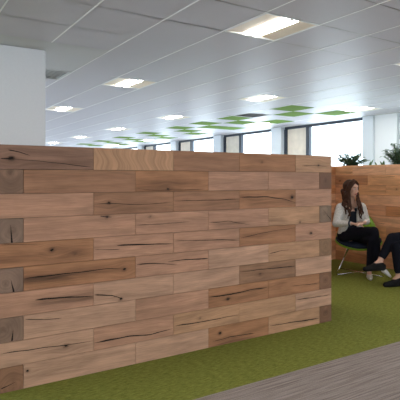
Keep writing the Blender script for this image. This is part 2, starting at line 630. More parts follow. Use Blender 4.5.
def rand_board(T, o, du, dn, s0, s1, row, cell, warm=1.0, thick=THK):
    z1 = WH - (row - 1) * ROWH
    z0 = z1 - ROWH
    kn, bl, ck = [], [], []
    if random.random() < 0.35:
        kn.append((random.uniform(s0 + .05, s1 - .05), random.uniform(z0 + .04, z1 - .04), random.uniform(.007, .014)))
    if random.random() < 0.45:
        bl.append((random.uniform(s0, s1), random.uniform(z0 + .03, z1 - .03), random.uniform(.12, .3), random.uniform(.015, .03), random.uniform(.2, .5)))
    if random.random() < 0.3 and s1 - s0 > 0.3:
        y = random.uniform(z0 + .03, z1 - .03)
        a = random.uniform(s0 + .02, s0 + .2)
        ck.append(([(a, y), (random.uniform(a + .1, s1 - .02), y + random.uniform(-.012, .012))], random.uniform(2.5, 5)))
    t = random.choice(TONES)
    t = (t[0] * 1.55 * warm, t[1] * 1.48 * warm, t[2] * 1.30 * warm) if warm != 1.0 else t
    T.board(o, du, dn, s0, s1, z0, z1, t, cell, kn, bl, ck, thick=thick)


def front_partition():
    root = empty('timber_partition', (0.55, 3.046, 0))
    tag(root, 'long low partition of stacked oak timbers with interlocked corners in the foreground', 'partition')
    Lw = 2.768
    O, DU, DN = (0, 0, 0), (1, 0, 0), (0, -1, 0)
    T = Timber()
    odd = [0.0, 0.583, 1.173, 1.756, 2.341, Lw]
    even = [THK, 0.879, 1.469, 2.047, Lw - THK]
    for r in range(1, 11):
        z1 = WH - (r - 1) * ROWH
        z0 = z1 - ROWH
        js = odd if r % 2 else even
        for k in range(len(js) - 1):
            a, b = js[k], js[k + 1]
            kn = [(x, y, kr) for (rr, x, y, kr) in KNOTS if rr == r and a < x < b]
            bl = [(x, y, wa, wb, st) for (rr, x, y, wa, wb, st) in BLOTCH if rr == r and a < x < b]
            ck = [([(min(max(x, a + .004), b - .004), min(max(y, z0 + .006), z1 - .006)) for x, y in p], w) for (rr, p, w) in CRACKS if rr == r and a < (p[0][0] + p[-1][0]) / 2 < b]
            T.board(O, DU, DN, a, b, z0, z1, TINTS[r][k], 0.011, kn, bl, ck, wavy=(r == 1 and k == 1))
    T.build('front_boards', root)
    # returns going back from both corners
    for nm, x0, depth, sgn in (('right_return', Lw, 2.15, 1), ('left_return', 0.0, 2.05, -1)):
        T = Timber()
        o = (x0, 0, 0)
        for r in range(1, 11):
            a = THK
            b = THK + (0.30 if r % 2 else 0.585)
            while a < depth - 0.02:
                b = min(b, depth)
                if depth - b < 0.12:
                    b = depth
                rand_board(T, o, (0, 1, 0), (sgn, 0, 0), a, b, r, 0.05)
                a, b = b, b + PITCH
        T.build('return_boards', root)
    ctint = [(0.215, 0.118, 0.074), (0.232, 0.140, 0.095), (0.238, 0.142, 0.097), (0.232, 0.134, 0.088), (0.250, 0.120, 0.066)]
    lcr = [[], [([(.55, .02), (.5, .75)], 5)], [([(.62, .02), (.52, .5)], 5)], [([(.55, .05), (.6, .5)], 5)], [([(.15, .2), (.7, .35)], 3)]]
    rcr = [[], [([(.95, .15), (.3, .75)], 3)], [], [], []]
    rt = [(0.180, 0.084, 0.046), (0.220, 0.138, 0.088), (0.26, 0.140, 0.074), (0.205, 0.098, 0.052), (0.22, 0.106, 0.058)]
    for k, r in enumerate((2, 4, 6, 8, 10)):
        z1 = WH - (r - 1) * ROWH
        end_block(root, O, DU, DN, 0, THK, z1 - ROWH, z1, ctint[k], ((.5, .85), (.55, .45), (.3, .4), (.2, .55), (.6, .2))[k], lcr[k])
        end_block(root, O, DU, DN, Lw - THK, Lw, z1 - ROWH, z1, rt[k], ((.5, .5), (.4, .6), (.5, .55), (.5, .5), (.5, .6))[k], rcr[k])
    return root


def booth_wall():
    X, YC = 5.92, 5.35
    root = empty('timber_wall', (X, YC, 0))
    tag(root, 'oak timber wall behind the seated woman, topped by green plants', 'partition')
    T = Timber()
    o, du, dn = (0, 0, 0), (0, -1, 0), (-1, 0, 0)
    first = {0: 0.04, 1: 0.33}
    for r in range(1, 11):
        a, b = (0.0 if r % 2 else -THK), (0.33 if r % 2 else 0.60)
        while a < 3.3:
            b = min(b, 3.3)
            rand_board(T, o, du, dn, a, b, r, 0.018, warm=0.999)
            a, b = b, b + PITCH
    T.build('long_boards', root)
    T = Timber()
    for r in range(1, 11):
        a, b = -2.45, -2.45 + (0.33 if r % 2 else 0.6)
        end = THK if r % 2 else 0.0              # corners interlock, every other course runs through
        while a < end - 0.001:
            b = min(b, end)
            if end - b < 0.2:
                b = end
            rand_board(T, o, (1, 0, 0), (0, -1, 0), a, b, r, 0.03, warm=0.999)
            a, b = b, b + PITCH
    T.build('short_boards', root)
    return root


# ------------------------------------------------------------------ room shell
X0, DX, Y0, DY = 0.79, 0.6135, 2.50, 0.6115
I0, I1, J0, J1 = -11, 12, -15, 46
tx = lambda i: X0 + DX * i
ty = lambda j: Y0 + DY * j
LIGHTS = [(i, j) for i in (-5, -1, 3, 7, 11) for j in range(-9, 45, 5)]
GREEN = [(9, 7), (10, 8), (11, 7), (9, 10), (10, 11), (11, 10), (9, 12), (10, 13), (11, 13), (9, 14), (10, 15), (11, 16),
         (9, 17), (10, 18), (11, 19), (9, 20), (10, 21), (11, 22), (9, 23), (10, 24), (11, 25), (9, 26), (10, 27)]
VENTS = [(1, 6), (9, 9)]
PLAIN = [(i, j) for i in range(-2, 2) for j in range(4, 7) if (i, j) not in VENTS]


def structure(o):
    o['kind'] = 'structure'
    return o


def room():
    m = MB()
    m.quad((LX, 2.38, 0), (WX, 2.38, 0), (WX, 6.6, 0), (LX, 6.6, 0))
    structure(m.build('floor', M['green_floor']))
    m = MB()
    m.quad((LX, 6.6, 0), (WX, 6.6, 0), (WX, FY, 0), (LX, FY, 0))
    structure(m.build('floor', M['bounce_floor']))  # unseen far floor, kept pale to bounce neutral light onto the ceiling
    m = MB()
    m.quad((LX, BY, 0), (WX, BY, 0), (WX, 2.38, 0), (LX, 2.38, 0))
    structure(m.build('floor', M['grey_floor']))
    # ceiling: pressed metal tiles; white bars paint the light caught on tile edges
    m = MB()
    holes = set(LIGHTS) | set(GREEN) | set(VENTS)
    g, c = 0.006, 0.006
    for i in range(I0, I1 + 1):
        for j in range(J0, J1 + 1):
            if (i, j) in holes:
                continue
            a0, a1, b0, b1 = tx(i), tx(i + 1), ty(j), ty(j + 1)
            if (i, j) in PLAIN:
                m.quad((a0, b0, CEIL - 0.001), (a0, b1, CEIL - 0.001), (a1, b1, CEIL - 0.001), (a1, b0, CEIL - 0.001), mi=3)
                continue
            h1, h2, h3 = [random.uniform(-0.0008, 0.0008) for _ in range(3)]
            lo = [(a0 + g, b0 + c, CEIL + h1), (a0 + g, b1 - c, CEIL + h2), (a1 - g, b1 - c, CEIL + h2 + h3 - h1), (a1 - g, b0 + c, CEIL + h3)]
            m.quad(*lo, mi=0)
            m.quad((a0, b0, CEIL + .006), (a0, b0 + c, CEIL + .004), (a1, b0 + c, CEIL + .004), (a1, b0, CEIL + .006), mi=2)
            m.quad((a0, b1 - c, CEIL + .004), (a0, b1, CEIL + .006), (a1, b1, CEIL + .006), (a1, b1 - c, CEIL + .004), mi=2)
    for i in range(I0, I1 + 2):
        if i in (-1, 0, 1):
            segs = [(ty(J0), ty(4)), (ty(7), ty(J1 + 1))]
        else:
            segs = [(ty(J0), ty(J1 + 1))]
        for s0, s1 in segs:
            m.box(tx(i) - 0.0065, tx(i) + 0.0065, s0, s1, CEIL - 0.003, CEIL + 0.004, mi=1)
    m.box(tx(I1 + 1) + .0065, WX, BY, FY, CEIL - 0.002, CEIL + 0.05, mi=3)
    m.box(LX, WX, BY, FY, CEIL + 0.09, CEIL + 0.2, mi=3)
    structure(m.build('ceiling', [M['tile'], M['lit_edge'], M['seam'], M['plaster']]))
    # pillar on the left
    m = MB()
    m.box(0.45, 1.44, 5.30, 6.10, 0, CEIL - 0.001)
    structure(m.build('pillar', M['white'], bevel=0.008))
    # window walls
    H = CEIL
    m = MB()
    m.box(WX, WX + 0.25, BY, FY, 0, 0.30)
    m.box(WX, WX + 0.25, BY, FY, H + 0.001, H + 0.4)
    piers = []
    y = 12.6 + 2.8 * 6
    base = [12.6 + 2.8 * k for k in range(6, -1, -1)] + [9.82, 6.92, 3.6, 0.8, -2.0, -4.8]
    for yb in base:
        wd = 0.27 if yb == 6.92 else 0.40
        m.box(WX - 0.10, WX + 0.25, yb, yb + wd, 0.30, H)
        piers.append((yb, yb + wd))
    structure(m.build('wall_right', M['pier']))
    # plain wall panel beside the pier, colour lightened for the light on it
    m = MB()
    m.box(WX - 0.03, WX + 0.20, 6.40, 6.92, 0.30, CEIL)
    m.box(WX - 0.06, WX + 0.20, 6.36, 6.40, 0.30, CEIL)
    structure(m.build('trim_1', M['panel']))
    n = 1
    lows = sorted(piers)
    for (p0, p1), (q0, q1) in zip(lows[:-1], lows[1:]):
        root = empty('window_%d' % n, (WX + 0.03, p1, 0.30))
        root['kind'] = 'structure'
        Lb, Ht = (q0 if q0 != 6.92 else 6.36) - p1, H - 0.30
        yg1 = Lb - 0.92                          # glass, mullion, boarded panel, jamb
        m = MB()
        m.box(0, 0.07, 0, Lb, Ht - 0.065, Ht - 0.001)
        m.box(0, 0.07, 0, Lb, 0, 0.06)
        m.box(0, 0.07, 0, 0.03, 0.06, Ht - 0.065)
        m.box(-0.02, 0.07, yg1, yg1 + 0.12, 0.06, Ht - 0.065)
        m.box(-0.02, 0.07, Lb - 0.09, Lb, 0.06, Ht - 0.065)
        m.build('window_frame', M['dark'] if p1 > 7 else M['pier'], root)
        m = MB()
        m.box(0.03, 0.036, 0.03, yg1, 0.06, Ht - 0.065)
        m.build('pane', M['glass'], root)
        m = MB()
        m.box(0.02, 0.05, yg1 + 0.12, Lb - 0.09, 0.06, Ht - 0.065)
        m.build('timber_panel', M['ply'], root) if p1 > 7 else m.build('blank_panel', M['white'], root)
        n += 1
    m = MB()  # unseen far wall; its window band is added to brighten ceiling reflections
    m.box(LX, WX, FY, FY + 0.2, 0, 0.5)
    m.box(LX, WX, FY, FY + 0.2, H, H + .4)
    for k in range(7):
        xx = LX + k * (WX - LX) / 6
        m.box(xx - 0.25, xx + 0.25, FY, FY + 0.2, 0.5, H)
    structure(m.build('wall_front', M['white']))
    # unseen window bands behind and left of the viewer, sized for their daylight
    m = MB()
    m.box(LX - 0.2, LX, BY, FY, 0, 0.85)
    m.box(LX - 0.2, LX, BY, FY, CEIL, CEIL + .4)
    for k in range(14):
        yy = BY + k * (FY - BY) / 13
        m.box(LX - 0.2, LX, yy - 0.3, yy + 0.3, 0.85, CEIL)
    structure(m.build('wall_left', M['white']))
    m = MB()
    m.box(LX - .2, WX + .25, BY - 0.2, BY, 0, 0.85)
    m.box(LX - .2, WX + .25, BY - 0.2, BY, CEIL, CEIL + .4)
    for k in range(7):
        xx = LX + k * (WX - LX) / 6
        m.box(xx - 0.65, xx + 0.65, BY - 0.2, BY, 0.85, CEIL)
    structure(m.build('wall_back', M['white']))
    for k, (a, b, c, d) in enumerate(((LX - .1, LX - .094, BY, FY), (LX, WX, BY - .1, BY - .094), (LX, WX, FY + .1, FY + .106))):  # unseen glass of the left, back and far window bands
        m = MB()
        m.box(a, b, c, d, 0.85, CEIL)
        o = m.build('window_%d' % n, M['glass'])
        o['kind'] = 'structure'
        n += 1


room()
front_partition()
booth_wall()


# ------------------------------------------------------------------ ceiling fittings
def lamp_parts(root):
    w, d = DX / 2 - 0.004, DY / 2 - 0.004
    m = MB()                                     # rim and housing
    t = 0.018
    m.box(-w, -w + t, -d, d, -0.004, 0.05)
    m.box(w - t, w, -d, d, -0.004, 0.05)
    m.box(-w + t, w - t, -d, -d + t, -0.004, 0.05)
    m.box(-w + t, w - t, d - t, d, -0.004, 0.05)
    m.box(-w, w, -d, d, 0.05, 0.06)
    m.build('frame', M['frame_white'], root)
    for sg in (-1, 1):
        m = MB()
        a, b = sg * (w - t), sg * 0.085
        m.quad((a, -d + t, -0.001), (b, -d + t, 0.016), (b, d - t, 0.016), (a, d - t, -0.001))
        m.quad((a, -d + t, 0.001), (a, d - t, 0.001), (b, d - t, 0.018), (b, -d + t, 0.018))
        m.build('reflector', M['cream'], root)
        m = MB()
        xa, xb, ya, yb, zb, zt = sg * 0.049 - 0.030, sg * 0.049 + 0.030, -d + t + .002, d - t - .002, -0.002, 0.026
        m.box(xa, xb, ya, yb, zb, zt, mi=0)
        m.bm.faces.ensure_lookup_table()
        for fc in m.bm.faces:                    # bright underside, softer glowing flanks
            fc.material_index = 2
        m.bm.faces[0].material_index = 0
        m.bm.faces[3 if sg > 0 else 5].material_index = 1
        m.build('diffuser', [M['diff'], M['diff_side'], M['plaster']], root)


def copy_tree(o):
    r = o.copy()
    COL.objects.link(r)
    for ch in list(o.children):
        c = ch.copy()
        COL.objects.link(c)
        c.parent = r
    return r


lamp0 = None
LAMP_LABEL = {(3, 1): 'recessed ceiling light nearest the viewer, large with two bright strips and cream sides',
              (3, 6): 'recessed ceiling light right of the white pillar, second in the row away from the viewer',
              (3, 11): 'recessed ceiling light just beside the white pillar, far down its row',
              (7, 6): 'recessed ceiling light above the middle of the oak partition, before the green tiles',
              (11, 6): 'recessed ceiling light nearest the window column, beside the rightmost green tile',
              (7, 1): 'recessed ceiling light cut by the right edge of the photo',
              (7, 11): 'small far ceiling light left of the green tiles, in line with the middle light',
              (11, 11): 'small ceiling light among the green tiles before the dark-framed windows'}
for (i, j) in LIGHTS:
    loc = (tx(i) + DX / 2, ty(j) + DY / 2, CEIL)
    if lamp0 is None:
        o = lamp0 = empty('ceiling_light', loc)
        lamp_parts(o)
    else:
        o = copy_tree(lamp0)
        o.location = loc
    lb = LAMP_LABEL.get((i, j))
    if lb is None:
        if i in (3, 7, 11) and j > 11:
            lb = ('tiny distant ceiling light, %s in the row %s' % (
                {16: 'the nearest', 21: 'the second', 26: 'the third', 31: 'the fourth', 36: 'the fifth', 41: 'the last'}[j],
                {3: 'running along the white pillar', 7: 'left of the green tiles', 11: 'beside the windows'}[i]))
        else:
            lb = 'recessed ceiling light outside the photograph'
    tag(o, lb, 'ceiling light', 'recessed ceiling lights')

tile0 = None
TL = {(9, 7): 'green ceiling tile nearest the viewer, top one of the close pair above the dark-framed windows',
      (10, 8): 'green ceiling tile just below the nearest one, touching its corner',
      (11, 7): 'green ceiling tile farthest right, beside the light near the window column',
      (9, 10): 'green ceiling tile nearest in the second cluster, beside the dark vent',
      (10, 11): 'green ceiling tile in second cluster, between the vent tile and the small light',
      (11, 10): 'green ceiling tile above the first window, right of the small light',
      (9, 12): 'green ceiling tile left of the second cluster, upper of a touching three',
      (10, 13): 'green ceiling tile at the lower left of the touching three before the first window',
      (11, 13): 'green ceiling tile at the lower right of the touching three, nearest the first window'}
for n, (i, j) in enumerate(GREEN):
    if tile0 is None:
        m = MB()
        m.box(-DX / 2 + .004, DX / 2 - .004, -DY / 2 + .004, DY / 2 - .004, -0.004, 0.03)
        o = tile0 = m.build('green_ceiling_tile', M['greent'])
    else:
        o = tile0.copy()
        COL.objects.link(o)
    o.location = (tx(i) + DX / 2, ty(j) + DY / 2, CEIL)
    lb = TL.get((i, j)) or 'distant green ceiling tile over the left half of the partition, number %s of its row along the %s' % (
        {14: 'one', 15: 'one', 16: 'one', 17: 'two', 18: 'two', 19: 'two', 20: 'three', 21: 'three', 22: 'three', 23: 'four', 24: 'four', 25: 'four', 26: 'five', 27: 'five'}[j],
        {9: 'lights', 10: 'middle', 11: 'windows'}[i])
    tag(o, lb, 'ceiling tile', 'green ceiling tiles')

for (i, j), lb in zip(VENTS, ('grey slatted air vent in the ceiling beside the white pillar', 'dark slatted air vent in the ceiling beside the green tiles')):
    root = empty('air_vent', (tx(i) + DX / 2, ty(j) + DY / 2, CEIL))
    w, d = DX / 2 - .004, DY / 2 - .004
    m = MB()
    m.box(-w, w, -d, -d + .03, -.004, .03); m.box(-w, w, d - .03, d, -.004, .03)
    m.box(-w, -w + .03, -d + .03, d - .03, -.004, .03); m.box(w - .03, w, -d + .03, d - .03, -.004, .03)
    m.box(-w, w, -d, d, .031, .035)
    m.build('frame', M['plaster'], root)
    for k in range(9):
        m = MB()
        x = -w + .06 + k * (2 * w - .12) / 8
        m.quad((x - .022, -d + .03, -.002), (x + .014, -d + .03, .012), (x + .014, d - .03, .012), (x - .022, d - .03, -.002))
        m.quad((x - .022, -d + .03, .0), (x - .022, d - .03, .0), (x + .014, d - .03, .014), (x + .014, -d + .03, .014))
        m.build('slat', M['plaster'], root)
    tag(root, lb, 'vent')


# ------------------------------------------------------------------ chairs
def make_chair(loc, rz):
    root = empty('lounge_chair', loc, rz)

    def prof(a, rho):
        # a = 0 to the right, -90 deg the front (-y), +90 deg the back
        s = math.sin(a)
        back = max(0.0, (s + 0.10) / 1.10) if s > -0.10 else 0.0
        back = math.sin(back * math.pi / 2) ** 3.4
        rr = 0.295 * (1 - 0.05 * back)
        rim = 0.065 * (1 - abs(s)) ** 0.8 + 0.035 * max(0, s)
        lip = -0.025 * max(0, -s)
        z = 0.375 + (rim + lip) * rho ** 2.5
        k = max(0, (rho - 0.62) / 0.38)
        z += back * 0.36 * k ** 0.8
        x, y = rr * rho * math.cos(a), rr * rho * s
        y += back * 0.05 * k
        return Vector((x, y, z))
    n, q = 48, 12
    m = MB()
    c = m.bm.verts.new(prof(0, 0))
    rings = [[m.bm.verts.new(prof(2 * math.pi * k / n, (r + 1) / q)) for k in range(n)] for r in range(q)]
    for k in range(n):
        m.bm.faces.new((c, rings[0][k], rings[0][(k + 1) % n]))
        for r in range(q - 1):
            m.bm.faces.new((rings[r][k], rings[r + 1][k], rings[r + 1][(k + 1) % n], rings[r][(k + 1) % n]))
    sh = m.build('shell', M['shell'], root, smooth=True)
    sd = sh.modifiers.new('thick', 'SOLIDIFY')
    sd.thickness = 0.016
    sd.offset = -1
    # loose seat pad inside the shell
    m = MB()

    def pad(a, rho, up):
        s = math.sin(a)
        p = prof(a, min(rho, 0.62) if s > 0.15 else rho)
        rr = rho * (1 if s <= 0.15 else 0.95)
        p.x, p.y = 0.295 * rr * math.cos(a), 0.295 * rr * s
        p.z = (0.375 + (p.z - 0.375) * 1.0) + up
        return p
    rr_ = [0.2, 0.4, 0.6, 0.8, 0.92, 0.985]
    c0 = m.bm.verts.new((0, 0, 0.425))
    tops = []
    for r in rr_:
        up = 0.04 * (1 - (r / 0.99) ** 8) + 0.022
        tops.append([m.bm.verts.new(pad(2 * math.pi * k / n, r * (1 if math.sin(2 * math.pi * k / n) <= 0.15 else 0.72), up)) for k in range(n)])
    bot = [m.bm.verts.new(v.co - Vector((0, 0, 0.014))) for v in tops[-1]]
    for k in range(n):
        kk = (k + 1) % n
        m.bm.faces.new((c0, tops[0][k], tops[0][kk]))
        for a, b in zip(tops[:-1], tops[1:]):
            m.bm.faces.new((a[k], b[k], b[kk], a[kk]))
        m.bm.faces.new((tops[-1][k], bot[k], bot[kk], tops[-1][kk]))
    m.bm.faces.new(bot[::-1])
    m.build('seat_pad', M['navy'], root, smooth=True)
    feet = {(sx, sy): Vector((sx * (0.285 if sy < 0 else 0.235), sy * 0.255, 0.010)) for sx in (-1, 1) for sy in (-1, 1)}
    for (sx, sy), f in feet.items():
        m = MB()
        m.tube([f, f + Vector((-sx * .05, -sy * .045, .12)), Vector((sx * 0.12, sy * 0.11, 0.362))], 0.0095)
        m.build('leg', M['chrome'], root)
    for sx in (-1, 1):
        m = MB()
        m.tube([feet[sx, -1], feet[-sx, 1] + Vector((0, 0, 0.0))], 0.007)
        m.build('floor_bar', M['chrome'], root)
    m = MB()
    m.box(-.13, .13, -.12, .12, .346, .362)
    m.build('seat_plate', M['dark'], root)
    return root


def at(r, d):
    p = FWD * d + RGT * r
    return Vector((p.x, p.y, 0))


BR = -YAW                                        # rotation of a frame whose x is the viewer's right
chair0 = make_chair(at(2.110, 6.58), BR + R_(-14))
tag(chair0, 'green shell chair with navy seat pad under the woman in the grey jacket', 'chair', 'green shell chairs')
chair1 = copy_tree(chair0)
chair1.location = at(2.72, 5.97)
chair1.rotation_euler = (0, 0, BR + R_(-92))
tag(chair1, 'green shell chair at the right edge under the person in black shoes', 'chair', 'green shell chairs')


# ------------------------------------------------------------------ people
def hand_parts(wrist, direction, palm_n, size=1.0, curl=0.35, thumb_side=1):
    """Palm, four unequal fingers and a thumb as chains to be fused with the arm."""
    w, d, n = Vector(wrist), Vector(direction).normalized(), Vector(palm_n)
    n = (n - d * n.dot(d)).normalized()
    s = d.cross(n).normalized() * thumb_side
    caps = []
    S = size
    base = w + d * 0.085 * S
    for k, (off, ln) in enumerate(((0.028, .070), (0.010, .078), (-0.009, .072), (-0.027, .057))):
        a = base + s * off * S
        caps.append([(w + s * off * 0.5 * S, .017 * S), (a, .0115 * S)])
        c = [(a, .0098 * S)]
        dd, p = d.copy(), a
        for seg in (0.45, 0.31, 0.24):
            dd = (dd * math.cos(curl) + n * math.sin(curl)).normalized()
            p = p + dd * ln * seg * S
            c.append((p, (.0092 if seg > .4 else .0082 if seg > .3 else .007) * S))
        caps.append(c)
    t0 = w + d * 0.03 * S + s * 0.022 * S
    t1 = t0 + (d * 0.7 + s * 0.6 + n * 0.25).normalized() * 0.036 * S
    t2 = t1 + (d * 0.95 + s * 0.12 + n * 0.3).normalized() * 0.030 * S
    caps.append([(w + d * .012, .015 * S), (t0, .0125 * S), (t1, .010 * S), (t2, .0078 * S)])
    return caps


def head_frame(center, face):
    f = Vector(face).normalized()
    up = Vector((0, 0, 1))
    up = (up - f * up.dot(f)).normalized()
    r = f.cross(up)
    m = Matrix((r, f, up)).transposed().to_4x4()   # local x right of the person, y forward, z up
    m.translation = Vector(center)
    return m


def head_bits(H):
    """Chains and ellipsoids of skull, jaw, nose, ears in head space -> root space."""
    R3 = H.to_3x3()
    e = lambda c, r: (H @ Vector(c), r, R3)
    ells = [e((0, -.012, .022), (.073, .090, .092)), e((0, .022, -.035), (.056, .060, .070)), e((0, .056, -.083), (.024, .022, .020)),
            e((0, .074, .035), (.045, .016, .030)), e((.032, .066, -.022), (.022, .018, .020)), e((-.032, .066, -.022), (.022, .018, .020)),
            e((.074, -.008, -.008), (.010, .018, .030)), e((-.074, -.008, -.008), (.010, .018, .030))]
    caps = [[(H @ Vector((0, .082, .012)), .0075), (H @ Vector((0, .100, -.028)), .0095)],
            [(H @ Vector((-.011, .092, -.031)), .007), (H @ Vector((.011, .092, -.031)), .007)],
            [(H @ Vector((-.016, .081, -.058)), .006), (H @ Vector((.016, .081, -.058)), .006)]]
    return caps, ells


def face_bits(H, root, hair_mat):
    for sg in (-1, 1):
        m = MB()
        mm = H @ Matrix.Translation((sg * .030, .077, .006)) @ Matrix.Diagonal((.0135, .008, .0072, 1))
        bmesh.ops.create_uvsphere(m.bm, u_segments=12, v_segments=8, radius=1, matrix=mm)
        ey = m.build('eye', M['eyew'], root, smooth=True)
        m = MB()
        mm = H @ Matrix.Translation((sg * .030, .0835, .006)) @ Matrix.Diagonal((.0062, .003, .0064, 1))
        bmesh.ops.create_uvsphere(m.bm, u_segments=10, v_segments=6, radius=1, matrix=mm)
        m.build('iris', M['iris'], ey, smooth=True)
        m = MB()
        m.tube([H @ Vector((sg * .013, .088, .026)), H @ Vector((sg * .03, .086, .031)), H @ Vector((sg * .047, .074, .025))], [.0026, .003, .0015], 6)
        m.build('eyebrow', hair_mat, root)
    m = MB()
    m.tube([H @ Vector((-.023, .078, -.057)), H @ Vector((-.008, .089, -.054)), H @ Vector((.008, .089, -.054)), H @ Vector((.023, .078, -.057))], [.002, .0042, .0042, .002], 8)
    m.tube([H @ Vector((-.02, .079, -.060)), H @ Vector((0, .0885, -.064)), H @ Vector((.02, .079, -.060))], [.002, .005, .002], 8)
    m.build('lips', M['lip'], root)


def woman():
    root = empty('person', at(2.104, 6.6), BR)
    tag(root, 'seated woman with long brown hair, light grey jacket and black trousers, legs crossed', 'person')
    V = Vector
    H = head_frame((-.130, -.155, 1.118), (0.52, -0.85, -0.05))
    sh_r, sh_l = V((-.272, -.145, .875)), V((.018, -.120, .885))
    el_r, el_l = V((-.352, -.230, .675)), V((.075, -.135, .695))
    wr_r, wr_l = V((-.195, -.385, .690)), V((-.025, -.360, .700))
    hip_r, hip_l = V((-.215, -.120, .515)), V((-.060, -.090, .510))
    kn_r, kn_l = V((.062, -.440, .598)), V((.045, -.455, .488))
    an_r, an_l = V((.100, -.500, .205)), V((.020, -.400, .085))
    neck, chest, belly, pel = V((-.124, -.115, .935)), V((-.126, -.115, .790)), V((-.130, -.105, .640)), V((-.135, -.090, .520))
    hc, he = head_bits(H)
    caps = list(hc)
    caps += [[(neck - V((0, 0, .03)), .050), (neck + V((0, -.01, .06)), .047), (H @ V((0, -.015, -.04)), .048)],
             [(sh_r, .040), (neck, .045), (sh_l, .040)], [(chest, .10), (belly, .085), (pel, .10)],
             [(sh_r, .042), (el_r, .034), (wr_r, .022)], [(sh_l, .042), (el_l, .034), (wr_l, .022)],
             [(hip_r, .080), (kn_r, .052), (kn_r.lerp(an_r, .35), .048), (an_r, .030)], [(hip_l, .080), (kn_l, .052), (kn_l.lerp(an_l, .35), .048), (an_l, .030)],
             [(an_r, .030), (V((.150, -.590, .125)), .024)], [(an_l, .030), (V((-.005, -.490, .045)), .022)]]
    caps += hand_parts(wr_r, (0.93, -0.15, -0.10), (0.1, 0, -1), 0.92, .22, -1)
    caps += hand_parts(wr_l, (-0.90, -0.28, -0.02), (-0.1, 0, -1), 0.92, .25, 1)
    blob('body', caps, he, M['skin'], root, 0.0055, 4)
    face_bits(H, root, M['hair'])
    # hair: cap plus long wavy locks down both sides and the back
    R3 = H.to_3x3()
    e = lambda c, r: (H @ V(c), r, R3)
    ells = [e((0, -.030, .034), (.083, .093, .092)), e((0, -.045, -.02), (.078, .068, .090))]
    caps = []
    rnd = random.Random(3)

    def lock(p, r0, r1, amp=.008):
        pts = [V(p[0])]
        for a, b in zip(p[:-1], p[1:]):
            a, b = V(a), V(b)
            for k in range(1, 5):
                t = k / 4
                ph = rnd.uniform(-1, 1)
                pts.append(a.lerp(b, t) + V((ph * amp, rnd.uniform(-1, 1) * amp, 0)))
        N = len(pts) - 1
        caps.append([(q, r0 + (r1 - r0) * i / N) for i, q in enumerate(pts)])
    hp = lambda x, y, z: H @ V((x, y, z))
    for sg in (-1, 1):                           # hairline parted in the middle, framing the face
        caps.append([(hp(sg * .006, .062, .104), .016), (hp(sg * .042, .066, .072), .016), (hp(sg * .068, .044, .022), .017), (hp(sg * .076, .028, -.045), .018)])
        caps.append([(hp(sg * .004, .03, .118), .016), (hp(sg * .055, .03, .085), .020), (hp(sg * .08, .008, .01), .02), (hp(sg * .082, -.005, -.07), .022)])
    # image-left side fall
    lock([hp(.076, .028, -.045), (-.190, -.215, .985), (-.205, -.245, .88), (-.180, -.262, .775)], .020, .010)
    lock([hp(.082, .0, -.06), (-.215, -.195, .985), (-.240, -.220, .90), (-.222, -.240, .80)], .024, .010)
    lock([hp(.070, .03, -.05), (-.172, -.225, .955), (-.170, -.262, .86), (-.205, -.265, .745)], .018, .008)
    lock([hp(.078, -.02, -.05), (-.228, -.170, .98), (-.255, -.180, .90), (-.235, -.205, .83)], .024, .012)
    # image-right side fall
    lock([hp(-.076, .028, -.045), (-.055, -.215, .985), (-.040, -.245, .89), (-.030, -.258, .79)], .020, .010)
    lock([hp(-.080, .005, -.06), (-.040, -.190, .975), (-.015, -.225, .88), (-.005, -.240, .80)], .022, .010)
    lock([hp(-.070, .03, -.05), (-.075, -.225, .955), (-.070, -.262, .87), (-.052, -.268, .75)], .018, .008)
    lock([hp(-.074, .02, -.05), (-.06, -.20, .96), (-.025, -.25, .85), (-.035, -.262, .735)], .018, .007)
    for k in range(5):
        x = -.06 + .03 * k
        lock([hp(-x, -.09, -.03), (-.13 + x, -.055, .96), (-.13 + x * 1.3, -.030, .84)], .03, .016)
    blob('hair', caps, ells, M['hair'], root, 0.006, 2, 0.4)
    # black top
    blob('top', [[(chest + V((.0, -.03, -.015)), .085), (belly + V((0, -.035, 0)), .085), (pel + V((0, -.04, .02)), .09)],
                 [(chest + V((-.05, -.05, .05)), .032), (chest + V((-.02, -.06, .0)), .032)], [(chest + V((.05, -.05, .05)), .032), (chest + V((.02, -.06, .0)), .032)]], [], M['top'], root, 0.008, 3)
    # open jacket: back, two fronts and sleeves
    jc = [[(sh_r + V((.01, .01, .005)), .058), (neck + V((-.02, .035, -.035)), .050), (neck + V((.02, .035, -.035)), .050), (sh_l + V((-.01, .01, .005)), .056)],
          [(chest + V((0, .04, .03)), .095), (belly + V((0, .03, 0)), .090), (pel + V((0, .04, .02)), .105)]]
    for sg, shp in ((-1, sh_r), (1, sh_l)):
        jc.append([(shp + V((-sg * .025, -.02, -.02)), .058), (chest + V((sg * .098, -.035, -.02)), .062), (belly + V((sg * .098, -.04, .0)), .056), (pel + V((sg * .110, -.045, .03)), .058)])
        jc.append([(shp + V((-sg * .045, -.045, .005)), .030), (chest + V((sg * .070, -.095, .0)), .028), (belly + V((sg * .078, -.100, .02)), .026), (pel + V((sg * .090, -.10, .06)), .026)])
    jc.append([(sh_r, .060), (el_r, .050), (el_r.lerp(wr_r, .85), .035)])
    jc.append([(sh_l, .058), (el_l, .048), (el_l.lerp(wr_l, .80), .035)])
    blob('jacket', jc, [], M['tweed'], root, 0.008, 3)
    m = MB()
    c = el_r.lerp(wr_r, .87)
    dd = (wr_r - el_r).normalized()
    m.tube([c - dd * .004, c + dd * .016], .036, 14)
    m.build('cuff', M['navy'], root)
